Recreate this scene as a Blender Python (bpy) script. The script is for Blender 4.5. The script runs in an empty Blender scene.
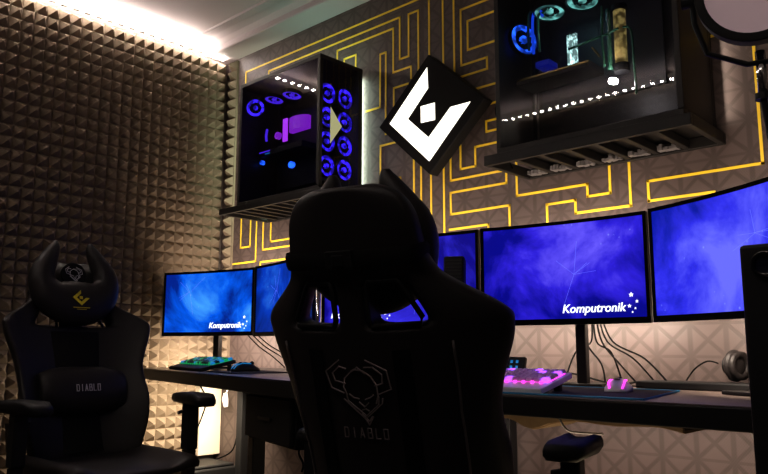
import bpy, bmesh, math, random
from mathutils import Vector, Matrix
random.seed(7)
COL = bpy.context.scene.collection
PI = math.pi
R = math.radians

# ------------------------------------------------------------------ materials
def nt(name):
    m = bpy.data.materials.new(name); m.use_nodes = True
    t = m.node_tree; b = t.nodes['Principled BSDF']
    return m, t, b
def pbr(name, col, rough=.5, metal=0, spec=.5, noise=0, nscale=60, bump=0, coat=0, sheen=0):
    m, t, b = nt(name)
    b.inputs['Base Color'].default_value = (*col, 1)
    b.inputs['Roughness'].default_value = rough
    b.inputs['Metallic'].default_value = metal
    b.inputs['Specular IOR Level'].default_value = spec
    b.inputs['Coat Weight'].default_value = coat
    b.inputs['Sheen Weight'].default_value = sheen
    tc = t.nodes.new('ShaderNodeTexCoord')
    n = t.nodes.new('ShaderNodeTexNoise'); n.inputs['Scale'].default_value = nscale; n.inputs['Detail'].default_value = 3
    t.links.new(tc.outputs['Object'], n.inputs['Vector'])
    if noise:
        mx = t.nodes.new('ShaderNodeMix'); mx.data_type = 'RGBA'
        mx.inputs[6].default_value = (*[c*(1-noise) for c in col], 1)
        mx.inputs[7].default_value = (*[min(1, c*(1+noise)) for c in col], 1)
        t.links.new(n.outputs['Fac'], mx.inputs[0]); t.links.new(mx.outputs[2], b.inputs['Base Color'])
    if bump:
        bp = t.nodes.new('ShaderNodeBump'); bp.inputs['Strength'].default_value = bump; bp.inputs['Distance'].default_value = .002
        t.links.new(n.outputs['Fac'], bp.inputs['Height']); t.links.new(bp.outputs[0], b.inputs['Normal'])
    return m
def emis(name, col, s, base=(0.02, .02, .02)):
    m, t, b = nt(name)
    b.inputs['Base Color'].default_value = (*base, 1)
    b.inputs['Emission Color'].default_value = (*col, 1)
    b.inputs['Emission Strength'].default_value = s
    b.inputs['Roughness'].default_value = .4
    return m
def blotch(m, s, scale=45):
    t = m.node_tree; b = t.nodes['Principled BSDF']
    tc = t.nodes.new('ShaderNodeTexCoord'); n = t.nodes.new('ShaderNodeTexNoise'); n.inputs['Scale'].default_value = scale; n.inputs['Detail'].default_value = 1
    t.links.new(tc.outputs['Object'], n.inputs['Vector'])
    r_ = t.nodes.new('ShaderNodeMapRange'); r_.inputs[1].default_value = .42; r_.inputs[2].default_value = .66; r_.inputs[3].default_value = s*.12; r_.inputs[4].default_value = s
    t.links.new(n.outputs['Fac'], r_.inputs[0]); t.links.new(r_.outputs[0], b.inputs['Emission Strength'])
def N(t, kind, op=None, a=None, b=None, c=None):
    n = t.nodes.new(kind)
    if op: n.operation = op
    for i, v in enumerate((a, b, c)):
        if v is None: continue
        if hasattr(v, 'links'): t.links.new(v, n.inputs[i])
        else: n.inputs[i].default_value = v
    return n.outputs[0]
def M_(t, op, a=None, b=None, c=None): return N(t, 'ShaderNodeMath', op, a, b, c)

def wallpaper():
    m, t, b = nt('wallpaper')
    tc = t.nodes.new('ShaderNodeTexCoord'); sp = t.nodes.new('ShaderNodeSeparateXYZ')
    t.links.new(tc.outputs['Object'], sp.inputs[0])
    u = M_(t, 'MULTIPLY', M_(t, 'ADD', sp.outputs[0], 1.5519), 1/.11813)
    v = M_(t, 'MULTIPLY', M_(t, 'SUBTRACT', sp.outputs[2], .877), 1/.1122)
    def line(x, w):      # dark line where x is near an integer
        d = M_(t, 'ABSOLUTE', M_(t, 'SUBTRACT', M_(t, 'FRACT', M_(t, 'ADD', x, .5)), .5))
        r = t.nodes.new('ShaderNodeMapRange'); r.interpolation_type = 'SMOOTHSTEP'
        r.inputs[1].default_value = w*.45; r.inputs[2].default_value = w
        r.inputs[3].default_value = 1; r.inputs[4].default_value = 0
        t.links.new(d, r.inputs[0]); return r.outputs[0]
    L = M_(t, 'MAXIMUM', M_(t, 'MAXIMUM', line(M_(t, 'ADD', u, v), .115), line(M_(t, 'SUBTRACT', u, v), .115)),
           M_(t, 'MAXIMUM', line(u, .10), M_(t, 'MULTIPLY', line(v, .06), .8)))
    # small woven dots
    ww = M_(t, 'MULTIPLY', M_(t, 'SINE', M_(t, 'MULTIPLY', sp.outputs[0], 2*PI/.0085)), M_(t, 'SINE', M_(t, 'MULTIPLY', sp.outputs[2], 2*PI/.011)))
    ww = M_(t, 'MULTIPLY_ADD', ww, .10, .95)
    nz = t.nodes.new('ShaderNodeTexNoise'); nz.inputs['Scale'].default_value = 9
    t.links.new(tc.outputs['Object'], nz.inputs['Vector'])
    k = M_(t, 'MULTIPLY', ww, M_(t, 'MULTIPLY_ADD', nz.outputs['Fac'], .3, .85))
    mx = t.nodes.new('ShaderNodeMix'); mx.data_type = 'RGBA'
    mx.inputs[6].default_value = (.105, .078, .072, 1); mx.inputs[7].default_value = (.068, .050, .046, 1)
    t.links.new(M_(t, 'MULTIPLY', L, .8), mx.inputs[0])
    hs = t.nodes.new('ShaderNodeVectorMath'); hs.operation = 'SCALE'
    t.links.new(mx.outputs[2], hs.inputs[0]); t.links.new(k, hs.inputs['Scale'])
    t.links.new(hs.outputs[0], b.inputs['Base Color'])
    b.inputs['Roughness'].default_value = .55
    bp = t.nodes.new('ShaderNodeBump'); bp.inputs['Strength'].default_value = .15; bp.inputs['Distance'].default_value = .002; bp.invert = True
    t.links.new(L, bp.inputs['Height']); t.links.new(bp.outputs[0], b.inputs['Normal'])
    return m

def screen_mat(name, dark, mid, light, strength, off):
    m, t, b = nt(name)
    tc = t.nodes.new('ShaderNodeTexCoord')
    mp = t.nodes.new('ShaderNodeMapping'); mp.inputs['Location'].default_value = (off, off*.7, off*1.3)
    t.links.new(tc.outputs['Object'], mp.inputs[0])
    n = t.nodes.new('ShaderNodeTexNoise'); n.inputs['Scale'].default_value = 3.2; n.inputs['Detail'].default_value = 6; n.inputs['Roughness'].default_value = .62
    n.inputs['Distortion'].default_value = .5
    t.links.new(mp.outputs[0], n.inputs['Vector'])
    cr = t.nodes.new('ShaderNodeValToRGB')
    e = cr.color_ramp.elements; e[0].position = .30; e[0].color = (*dark, 1); e[1].position = .78; e[1].color = (*light, 1)
    x = e.new(.50); x.color = (*mid, 1)
    # brighter in the middle of the screen, darker in the upper corners
    sp = t.nodes.new('ShaderNodeSeparateXYZ'); t.links.new(tc.outputs['Object'], sp.inputs[0])
    g = M_(t, 'SQRT', M_(t, 'ADD', M_(t, 'POWER', M_(t, 'ABSOLUTE', M_(t, 'MULTIPLY', sp.outputs[0], 2.6)), 2), M_(t, 'POWER', M_(t, 'ABSOLUTE', M_(t, 'MULTIPLY', M_(t, 'ADD', sp.outputs[2], .0), 3.6)), 2)))
    f = M_(t, 'SUBTRACT', M_(t, 'ADD', M_(t, 'MULTIPLY_ADD', n.outputs['Fac'], 1.5, -.25), .17), M_(t, 'MULTIPLY', g, .34))
    t.links.new(f, cr.inputs[0])
    vo = t.nodes.new('ShaderNodeTexVoronoi'); vo.inputs['Scale'].default_value = 34
    t.links.new(mp.outputs[0], vo.inputs['Vector'])
    st = t.nodes.new('ShaderNodeMapRange'); st.inputs[1].default_value = .16; st.inputs[2].default_value = .05; st.inputs[3].default_value = 0; st.inputs[4].default_value = .35
    t.links.new(vo.outputs['Distance'], st.inputs[0])
    st2 = M_(t, 'MULTIPLY', st.outputs[0], M_(t, 'GREATER_THAN', n.outputs['Fac'], .56))
    mx = t.nodes.new('ShaderNodeMix'); mx.data_type = 'RGBA'; mx.inputs[7].default_value = (.45, .6, 1, 1)
    t.links.new(st2, mx.inputs[0]); t.links.new(cr.outputs[0], mx.inputs[6])
    t.links.new(mx.outputs[2], b.inputs['Emission Color'])
    b.inputs['Emission Strength'].default_value = strength
    b.inputs['Base Color'].default_value = (.005, .005, .01, 1); b.inputs['Roughness'].default_value = .5
    b.inputs['Specular IOR Level'].default_value = .2
    return m

def glass_mat(name, tint=(.55, .55, .6), refl=.22):
    m, t, b = nt(name); t.nodes.remove(b)
    out = t.nodes['Material Output']
    tr = t.nodes.new('ShaderNodeBsdfTransparent'); tr.inputs[0].default_value = (*tint, 1)
    gl = t.nodes.new('ShaderNodeBsdfGlossy'); gl.inputs['Roughness'].default_value = .02; gl.inputs[0].default_value = (.9, .9, .9, 1)
    lw = t.nodes.new('ShaderNodeLayerWeight'); lw.inputs[0].default_value = .5
    ge = t.nodes.new('ShaderNodeNewGeometry')
    f = M_(t, 'MULTIPLY_ADD', M_(t, 'POWER', lw.outputs['Facing'], 4), .6, refl)
    f = M_(t, 'MULTIPLY', f, M_(t, 'SUBTRACT', 1, ge.outputs['Backfacing']))
    mx = t.nodes.new('ShaderNodeMixShader')
    t.links.new(f, mx.inputs[0]); t.links.new(tr.outputs[0], mx.inputs[1]); t.links.new(gl.outputs[0], mx.inputs[2])
    t.links.new(mx.outputs[0], out.inputs[0])
    return m

MAT = dict(
    wall=wallpaper(),
    plaster=pbr('plaster', (.46, .395, .405), .8, noise=.06, nscale=3),
    foam=pbr('foam', (.215, .168, .125), .95, spec=.1, noise=.12, nscale=25),
    darkwall=pbr('dark_wall', (.16, .14, .125), .8, noise=.1, nscale=5),
    floor=pbr('dark_laminate', (.05, .04, .035), .45, noise=.3, nscale=8),
    yellow=pbr('yellow_vinyl', (.95, .66, .05), .45),
    yellow_print=pbr('yellow_print', (.75, .6, .03), .5),
    leather=pbr('black_leather', (.020, .017, .017), .5, spec=.35, bump=.12, nscale=250),
    fabric=pbr('black_fabric', (.009, .008, .008), .8, spec=.2, bump=.1, nscale=400),
    ribbon=pbr('black_ribbon', (.004, .004, .004), .85, spec=.1, noise=.2, nscale=300),
    piping=pbr('dark_piping', (.13, .11, .11), .45, noise=.1),
    stitch=pbr('grey_embroidery', (.24, .20, .20), .7, noise=.25, nscale=300),
    white_stitch=pbr('white_embroidery', (.6, .58, .58), .7, noise=.1, nscale=300),
    plastic=pbr('black_plastic', (.012, .012, .013), .55, spec=.3, noise=.1),
    gloss=pbr('gloss_black', (.008, .008, .009), .15, spec=.5, noise=.1),
    steel=pbr('black_steel', (.015, .013, .012), .5, metal=.2, noise=.15, nscale=30),
    chrome=pbr('chrome', (.8, .8, .8), .15, metal=1, noise=.03),
    desk=pbr('desk_top', (.008, .008, .010), .28, spec=.5, noise=.25, nscale=40),
    deskR=pbr('desk_top_brown', (.17, .125, .11), .45, noise=.15, nscale=40),
    deskedge=pbr('desk_edge', (.006, .005, .005), .5, noise=.1),
    tray=pbr('tray_fabric', (.30, .21, .13), .8, noise=.2, nscale=30),
    white=pbr('white_plastic', (.72, .70, .74), .35, noise=.04),
    board=pbr('white_board', (.62, .55, .46), .5, noise=.04, nscale=6),
    matpad=pbr('mouse_mat_cloth', (.012, .012, .018), .8, noise=.2, nscale=200),
    blueedge=pbr('blue_edge', (.02, .24, .50), .5, noise=.1),
    cable=pbr('cable_black', (.006, .006, .006), .8, spec=.1, noise=.1),
    greycable=pbr('cable_grey', (.12, .11, .10), .5, noise=.1),
    greentube=pbr('green_tube', (.05, .16, .10), .1, spec=.8, noise=.1),
    brass=pbr('brass_tube', (.55, .42, .16), .25, metal=.9, noise=.1),
    board_pcb=pbr('motherboard', (.012, .014, .02), .5, noise=.3, nscale=60),
    led=emis('led_white', (1, .92, .84), 110),
    ledwarm=emis('led_warm', (1, .85, .62), 25),
    panelwhite=emis('sign_white', (1, .97, .84), 1.25, (.8, .8, .8)),
    violet=emis('led_violet', (.05, .02, 1), 1.0),
    magenta=emis('led_magenta', (.45, .05, 1), 2.6),
    pinkkey=emis('key_pink', (1, .05, .75), 2.2),
    violetkey=emis('key_violet', (.35, .08, 1), 2.0),
    greenkey=emis('key_green', (.01, .6, .18), .45),
    cyankey=emis('key_cyan', (.01, .28, .7), .6),
    bluefan=emis('fan_blue', (.02, .13, 1), 1.5),
    cyanfan=emis('fan_cyan', (.2, .6, .5), .7),
    brassdim=emis('coolant_gold', (.45, .36, .12), .35, (.4, .3, .1)),
    bluetube=emis('tube_blue', (.01, .08, .8), .8),
    dimblue=emis('block_blue', (.01, .03, .6), .25),
    ram=emis('ram_white', (.6, 1, .88), 2.0),
    paleglow=emis('pale_glow', (.62, .60, .32), .55),
    clip=pbr('clip_grey', (.30, .28, .28), .3, metal=.5, noise=.3),
    dimviolet=emis('led_dim_violet', (.09, .03, .8), 1.0),
    magram2=emis('led_dim_magenta', (.35, .03, .8), .7),
    magram=emis('ram_magenta', (.50, .06, .95), 1.1),
    text=emis('text_white', (.9, .93, 1), 1.4),
    netline=emis('net_line', (.16, .2, 1), 1.0),
    diffuser=emis('lamp_diffuser', (.62, .44, .46), .22, (.5, .4, .42)),
    panel_glass=glass_mat('panel_glass', (.8, .8, .85), .036),
    lens=pbr('lens_glass', (.01, .012, .03), .06, spec=1, coat=1, noise=.1),
    scrL=screen_mat('screen_left', (.000, .020, .24), (.001, .11, .72), (.07, .36, .90), 1.0, 0.3),
    scrB=screen_mat('screen_second', (.000, .020, .20), (.001, .05, .48), (.04, .22, .8), .9, 2.1),
    scrC=screen_mat('screen_third', (.006, .004, .22), (.04, .03, .62), (.20, .20, .92), 1.0, 4.4),
    scrD=screen_mat('screen_fourth', (.002, .003, .24), (.035, .02, .62), (.17, .13, .90), 1.0, 7.7),
    scrE=screen_mat('screen_fifth', (.002, .012, .32), (.035, .035, .72), (.15, .16, .92), 1.0, 9.2),
)

blotch(MAT['violet'], 2.4, 38); blotch(MAT['cyanfan'], 1.5, 30); blotch(MAT['bluefan'], 2.6, 30); blotch(MAT['ram'], 2.6, 60); blotch(MAT['brassdim'], .6, 60)

# ------------------------------------------------------------------ geometry
class MB:
    def __init__(s, M=None): s.v = []; s.f = []; s.mi = []; s.M = M or Matrix.Identity(4); s.cur = 0
    def add(s, vs, fs, M=None):
        o = len(s.v); T = s.M @ M if M is not None else s.M
        s.v += [tuple(T @ Vector(p)) for p in vs]
        s.f += [tuple(i+o for i in f) for f in fs]; s.mi += [s.cur]*len(fs)
        return s
    def box(s, x0, x1, y0, y1, z0, z1, M=None):
        vs = [(x, y, z) for x in (x0, x1) for y in (y0, y1) for z in (z0, z1)]
        return s.add(vs, [(0, 1, 3, 2), (4, 6, 7, 5), (0, 4, 5, 1), (2, 3, 7, 6), (0, 2, 6, 4), (1, 5, 7, 3)], M)
    def loft(s, rings, close=True, caps=True, M=None):
        n = len(rings[0]); vs = [p for r in rings for p in r]; fs = []
        for i in range(len(rings)-1):
            for j in range(n if close else n-1):
                k = (j+1) % n
                fs.append((i*n+j, i*n+k, (i+1)*n+k, (i+1)*n+j))
        if caps: fs.append(tuple(range(n))[::-1]); fs.append(tuple((len(rings)-1)*n+j for j in range(n)))
        return s.add(vs, fs, M)
    def tube(s, pts, r, n=8, M=None, rs=None):
        pts = [Vector(p) for p in pts]; rings = []; up = None
        for i, p in enumerate(pts):
            d = (pts[min(i+1, len(pts)-1)]-pts[max(i-1, 0)]).normalized()
            if up is None:
                up = Vector((0, 0, 1)) if abs(d.z) < .9 else Vector((1, 0, 0))
            a = d.cross(up).normalized(); b = a.cross(d).normalized(); up = b
            rr = rs[i] if rs else r
            rings.append([p+a*math.cos(2*PI*k/n)*rr+b*math.sin(2*PI*k/n)*rr for k in range(n)])
        return s.loft(rings, M=M)
    def cyl(s, p0, p1, r, n=16, r1=None, M=None): return s.tube([p0, p1], r, n, M, rs=[r, r if r1 is None else r1])
    def ring(s, c, ax, Ro, Ri, th, n=28, M=None):   # flat annulus about axis ax
        ax = Vector(ax).normalized(); a = ax.orthogonal().normalized(); b = ax.cross(a); c = Vector(c); rings = []
        for k in range(n+1):
            d = a*math.cos(2*PI*k/n)+b*math.sin(2*PI*k/n)
            rings.append([c+d*Ro-ax*th/2, c+d*Ro+ax*th/2, c+d*Ri+ax*th/2, c+d*Ri-ax*th/2])
        return s.loft(rings, caps=False, M=M)
    def prism(s, poly, d0, d1, axis='y', M=None):   # poly in (x,z) for axis y, (x,y) for axis z
        n = len(poly)
        if axis == 'y': A_ = [(p[0], d0, p[1]) for p in poly]; B_ = [(p[0], d1, p[1]) for p in poly]
        elif axis == 'z': A_ = [(p[0], p[1], d0) for p in poly]; B_ = [(p[0], p[1], d1) for p in poly]
        else: A_ = [(d0, p[0], p[1]) for p in poly]; B_ = [(d1, p[0], p[1]) for p in poly]
        return s.loft([A_, B_], M=M)
    def ball(s, c, r, n=12, sc=(1, 1, 1), M=None):
        rings = []
        for i in range(n//2+1):
            t = PI*i/(n//2); rr = max(math.sin(t), 1e-3)
            rings.append([(c[0]+r*sc[0]*rr*math.cos(2*PI*k/n), c[1]+r*sc[1]*rr*math.sin(2*PI*k/n), c[2]+r*sc[2]*math.cos(t)) for k in range(n)])
        return s.loft(rings, M=M)
    def stroke(s, pts, w, d0, d1, M=None):          # polyline of width w in the x-z plane
        pts = [Vector((p[0], 0, p[1])) for p in pts]
        for i in range(len(pts)-1):
            a, b = pts[i], pts[i+1]; d = (b-a).normalized(); n = Vector((-d.z, 0, d.x))*w/2; e = d*w*.45
            q = [a-e-n, b+e-n, b+e+n, a-e+n]
            s.prism([(p.x, p.z) for p in q], d0, d1, M=M)
        return s
    def build(s, name, mat, parent=None, smooth=False, bevel=0, sub=0, label=None, seg=2):
        me = bpy.data.meshes.new(name); me.from_pydata(s.v, [], s.f)
        bm = bmesh.new(); bm.from_mesh(me); bmesh.ops.recalc_face_normals(bm, faces=bm.faces); bm.to_mesh(me); bm.free()
        for m in (mat if isinstance(mat, (list, tuple)) else [mat]): me.materials.append(MAT[m] if isinstance(m, str) else m)
        for p, i in zip(me.polygons, s.mi): p.material_index = i; p.use_smooth = smooth
        o = bpy.data.objects.new(name, me); COL.objects.link(o)
        if parent: o.parent = parent
        if bevel:
            b = o.modifiers.new('b', 'BEVEL'); b.width = bevel; b.segments = seg; b.limit_method = 'ANGLE'; b.angle_limit = R(40)
        if sub:
            d = o.modifiers.new('s', 'SUBSURF'); d.levels = sub; d.render_levels = sub
        if label: o['label'] = label
        return o
def thing(name, label, cat, loc=(0, 0, 0), rz=0, group=None):
    o = bpy.data.objects.new(name, None); COL.objects.link(o); o.empty_display_size = .1
    o.location = loc; o.rotation_euler = (0, 0, rz); return tag(o, label, cat, group)
def tag(o, label, cat, group=None, kind=None):
    o['label'] = label; o['category'] = cat
    if group: o['group'] = group
    if kind: o['kind'] = kind
    return o
def struct(o): o['kind'] = 'structure'; return o
def spline(pts, n=6):
    P = [Vector(p) for p in pts]; out = []
    for i in range(len(P)-1):
        p0 = P[max(i-1, 0)]; p1 = P[i]; p2 = P[i+1]; p3 = P[min(i+2, len(P)-1)]
        for k in range(n):
            t = k/n
            out.append(.5*((2*p1)+(p2-p0)*t+(2*p0-5*p1+4*p2-p3)*t*t+(3*p1-p0-3*p2+p3)*t**3))
    out.append(P[-1]); return out
def lerp(tab, x):
    if x <= tab[0][0]: return tab[0][1]
    for (a, b), (c, d) in zip(tab, tab[1:]):
        if x <= c: return b+(d-b)*(x-a)/(c-a)
    return tab[-1][1]
def text_mesh(s, width, M, name, mat, parent, shear=.22, bold=.012, label=None, depth=.002, bend=None):
    cu = bpy.data.curves.new(name, 'FONT'); cu.body = s; cu.size = 1; cu.shear = shear; cu.offset = bold; cu.extrude = .01
    ob = bpy.data.objects.new(name, cu); COL.objects.link(ob)
    bpy.context.view_layer.update()
    me = bpy.data.meshes.new_from_object(ob.evaluated_get(bpy.context.evaluated_depsgraph_get()))
    bpy.data.objects.remove(ob); bpy.data.curves.remove(cu)
    xs = [v.co.x for v in me.vertices]; k = width/(max(xs)-min(xs)); x0 = min(xs)
    for v in me.vertices:
        v.co = M @ Vector(((v.co.x-x0)*k, -(v.co.z+.01)/.02*depth, v.co.y*k))
    if bend:
        for v in me.vertices: v.co.y = bend(v.co.x)+v.co.y
    me.materials.clear(); me.materials.append(MAT[mat])
    o = bpy.data.objects.new(name, me); COL.objects.link(o); o.parent = parent
    if label: o['label'] = label
    return o
T = Matrix.Translation
def RX(a): return Matrix.Rotation(a, 4, 'X')
def RY(a): return Matrix.Rotation(a, 4, 'Y')
def RZ(a): return Matrix.Rotation(a, 4, 'Z')

# ------------------------------------------------------------------ the room
XW, YF, ZC = -3.765, -2.78, 2.74
XR = .9
struct(MB().box(XW-.1, XR+.1, YF-.1, .1, -.1, 0).build('floor', 'floor'))
wb = struct(MB().box(XW-.1, XR+.1, 0, .1, 0, 2.9).build('wall_back', 'wall'))
wl = struct(MB().box(XW-.1, XW, YF, 0, 0, 2.9).build('wall_left', 'darkwall'))
wf = struct(MB().box(XW-.1, XR+.1, YF-.1, YF, 0, 2.9).build('wall_front', 'darkwall'))
wr = struct(MB().box(XR, XR+.1, YF, 0, 0, 2.9).build('wall_right', 'darkwall'))
# ceiling with a stepped cove along the back wall
prof = [(0.0, 2.692), (-.150, 2.692), (-.156, 2.698), (-.162, 2.722), (-.19, 2.742), (-.235, 2.752), (-.262, 2.752), (-.266, 2.742), (-.30, 2.742),
        (-.306, 2.752), (-.40, 2.752), (YF, 2.752), (YF, 2.9), (0, 2.9)]
struct(MB().prism(prof, XW, XR, axis='x').build('ceiling', 'plaster'))

def foam_grid(name, parent, n1, n2, place, c=.0615):
    mb = MB()
    for i in range(n1):
        for j in range(n2):
            a, b = i*c, j*c
            vs = [(a, b, .016), (a+c, b, .016), (a+c, b+c, .016), (a, b+c, .016), (a+c/2, b+c/2, .056)]
            g = .0015
            vs = [(a+g, b+g, .016), (a+c-g, b+g, .016), (a+c-g, b+c-g, .016), (a+g, b+c-g, .016), (a+c/2-.004, b+c/2-.004, .056), (a+c/2+.004, b+c/2-.004, .056), (a+c/2+.004, b+c/2+.004, .056), (a+c/2-.004, b+c/2+.004, .056)]
            mb.add([place(*p) for p in vs], [(0, 1, 5, 4), (1, 2, 6, 5), (2, 3, 7, 6), (3, 0, 4, 7), (4, 5, 6, 7)])
    A, B = n1*c, n2*c
    q = [(0, 0, 0), (A, 0, 0), (A, B, 0), (0, B, 0), (0, 0, .014), (A, 0, .014), (A, B, .014), (0, B, .014)]
    mb.add([place(*p) for p in q], [(0, 1, 2, 3), (4, 5, 6, 7), (0, 1, 5, 4), (1, 2, 6, 5), (2, 3, 7, 6), (3, 0, 4, 7)])
    return mb.build(name, 'foam', parent)
foam_grid('pyramid_foam', wl, 44, 34, lambda a, b, d: (XW+d, -.024+.0015-a, 2.678-b))
foam_grid('pyramid_foam', wl, 42, 9, lambda a, b, d: (XW+d, -.024-.123-a, 2.678-34*.0615-b))
foam_grid('pyramid_foam', wb, 1, 30, lambda a, b, d: (XW+.068+a, -d, 2.678-b), c=.0615)
foam_grid('pyramid_foam', wf, 44, 26, lambda a, b, d: (-3.0+a, YF+d, 2.66-b), c=.0615)

LINES = [[(-3.56, 1.492), (-3.56, 2.585), (-2.095, 2.585), (-2.0, 2.585)], [(-3.56, 1.493), (-3.467, 1.493), (-3.467, 1.77)], [(-3.63, 1.401), (-3.41, 1.401), (-3.41, 1.762)], [(-3.346, 1.753), (-3.346, 1.462), (-2.857, 1.462)], [(-3.275, 1.743), (-3.275, 1.502), (-2.858, 1.502)], [(-3.364, 1.15), (-3.364, 1.392), (-2.856, 1.392)], [(-3.334, 2.4), (-3.334, 2.531), (-2.289, 2.531), (-2.289, 2.312), (-2.231, 2.312), (-2.231, 2.528), (-2.169, 2.528), (-2.169, 2.174)], [(-2.74, 2.3), (-2.74, 2.486), (-2.333, 2.486), (-2.333, 2.255), (-2.216, 2.255), (-2.216, 2.196)], [(-2.329, 2.0), (-2.329, 2.173), (-2.237, 2.173)], [(-2.517, 2.097), (-2.422, 2.097), (-2.422, 2.375), (-2.383, 2.375), (-2.383, 1.95)], [(-2.101, 2.65), (-2.101, 2.2)], [(-2.017, 2.65), (-2.017, 2.15)], [(-1.953, 2.65), (-1.953, 2.1)], [(-1.6, 2.445), (-1.913, 2.445), (-1.913, 2.176), (-1.772, 2.176), (-1.772, 2.123), (-1.923, 2.123)], [(-1.6, 2.378), (-1.875, 2.378), (-1.875, 2.24), (-1.6, 2.24)], [(-1.6, 2.046), (-1.846, 2.046)], [(-1.6, 1.96), (-1.79, 1.96)], [(-1.6, 1.885), (-1.783, 1.885), (-1.783, 1.838), (-1.6, 1.838)], [(-2.686, 2.2), (-2.686, 2.423), (-2.598, 2.423), (-2.598, 2.2)], [(-2.3, 1.896), (-2.418, 1.896), (-2.418, 1.65)], [(-2.342, 1.715), (-2.286, 1.715), (-2.286, 1.6)], [(-2.2, 1.83), (-2.2, 1.45)], [(-2.156, 1.8), (-2.156, 1.4)], [(-2.096, 1.75), (-2.096, 1.3)], [(-2.021, 1.755), (-2.021, 1.3)], [(-1.6, 1.781), (-1.844, 1.781), (-1.844, 1.695), (-1.925, 1.695), (-1.925, 1.85)], [(-1.981, 1.82), (-1.981, 1.651), (-1.686, 1.651), (-1.686, 1.595), (-1.983, 1.595), (-1.983, 1.497), (-1.674, 1.497), (-1.674, 1.25)], [(-1.99, 1.428), (-1.782, 1.428), (-1.782, 1.25)], [(-1.635, 1.9), (-1.635, 1.532), (-1.317, 1.532), (-1.317, 1.484), (-1.224, 1.484), (-1.224, 1.75)], [(-1.496, 1.25), (-1.496, 1.476), (-1.37, 1.476), (-1.37, 1.425), (-1.146, 1.425), (-1.146, 1.75)], [(-0.85, 1.433), (-1.078, 1.433), (-1.078, 1.506), (-0.691, 1.506), (-0.691, 2.35), (-1.2, 2.35)], [(-1.0, 1.986), (-0.755, 1.986)], [(-1.0, 2.088), (-0.80, 2.088)]]
mb = MB()
for pl in LINES: mb.stroke(pl, .0098, -.0005, -.0025)
mb.build('maze_pattern', 'yellow', wb, label='yellow maze lines on the wallpaper')

# white board and dark trim in the corner under the desk
struct(MB().box(XW, XW+.068, -.147, -.002, .30, .77).build('trim_1', 'board', bevel=.004))
struct(MB().box(XW, XR, -.015, 0, 0, .08).build('baseboard_back', 'plastic', bevel=.003))
struct(MB().box(XW, XW+.015, YF, -.02, 0, .08).build('baseboard_left', 'plastic', bevel=.003))

# LED tape on the top of the foam, with individual diodes
def led_tape(name, label, p0, p1, n, off, group=None):
    t = thing(name, label, 'led strip', p0, group=group)
    p0 = Vector(p0); p1 = Vector(p1); d = p1-p0; L = d.length; e = d.normalized(); mb = MB()
    M = Matrix.Translation((0, 0, 0)) @ e.to_track_quat('X', 'Z').to_matrix().to_4x4()
    MB(M).box(0, L, -.006, .006, .0005, .001).build('tape', 'steel', t)
    d0 = MB().box(-.010, .010, -.0085, .0085, -.001, .008).build('diode', off, t)
    for i in range(n):
        if i: d0 = d0.copy(); COL.objects.link(d0)
        d0.parent = t; d0.matrix_local = M @ T((L*(i+.5)/n, 0, 0))
    return t
led_tape('led_strip', 'white led tape glowing along the top edge of the left foam wall', (XW+.062, -.05, 2.6805), (XW+.062, -2.72, 2.6805), 42, 'led')
led_tape('led_strip', 'white led tape along the wall behind the camera, mirrored in the large case', (-3.3, YF+.066, 2.6635), (.6, YF+.066, 2.6635), 60, 'led')

# ------------------------------------------------------------------ desks
def desk(name, label, poly, z, th, legs, root, top='desk'):
    t = thing(name, label, 'desk', (root[0], root[1], 0))
    loc = [(x-root[0], y-root[1]) for x, y in poly]
    MB().prism(loc, z-.004, z, axis='z').build('desktop', top, t, bevel=.003)
    ins = [(x, y) for x, y in loc]
    MB().prism(ins, z-th, z-.0045, axis='z').build('apron', 'deskedge', t, bevel=.003)
    for x, y in legs:
        MB().box(x-root[0]-.025, x-root[0]+.025, y-root[1]-.025, y-root[1]+.025, .02, z-th-.0005).build('leg', 'plastic', t, bevel=.004)
        MB().cyl((x-root[0], y-root[1], 0), (x-root[0], y-root[1], .0195), .022).build('foot', 'plastic', t)
    return t
dL = desk('gaming_desk', 'black desk in the left corner under the green-lit keyboard', [(-3.70, -.545), (-1.78, -1.037), (-1.78, -.025), (-3.64, -.025), (-3.70, -.06)], .80, .055, [(-3.40, -.065), (-1.85, -.10), (-1.86, -.90)], (-2.7, -.45))
dR = desk('gaming_desk', 'black desk with pale brown top under the pink-lit keyboard', [(-1.70, -.765), (-.12, -.765), (-.12, -.025), (-1.70, -.025)], .775, .058, [(-1.64, -.10), (-1.64, -.70), (-.18, -.10), (-.18, -.70)], (-.9, -.4), 'deskR')
# hanging drawer box below the left desk
t = thing('drawer_unit', 'black drawer box hung beneath the left desk', 'drawer', (-2.1, -.80, .57), R(-16))
MB().box(-.22, .22, -.08, .44, 0, .172).build('carcass', 'plastic', t, bevel=.004)
f = MB().box(-.21, .21, -.098, -.0805, .01, .16).build('drawer', 'plastic', t, bevel=.003)
MB().box(-.06, .06, -.108, -.0985, .08, .092).build('handle', 'steel', f, bevel=.002)
t = thing('desk_stand', 'black steel leg frame holding up the drawer box', 'stand', (-2.30, -.80, 0), R(-16))
MB().box(-.025, .025, -.025, .025, 0, .5695).build('post', 'steel', t, bevel=.003)
MB().box(-.03, .03, -.03, .40, 0, .03).build('foot', 'steel', t, bevel=.003) if False else None

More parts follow.
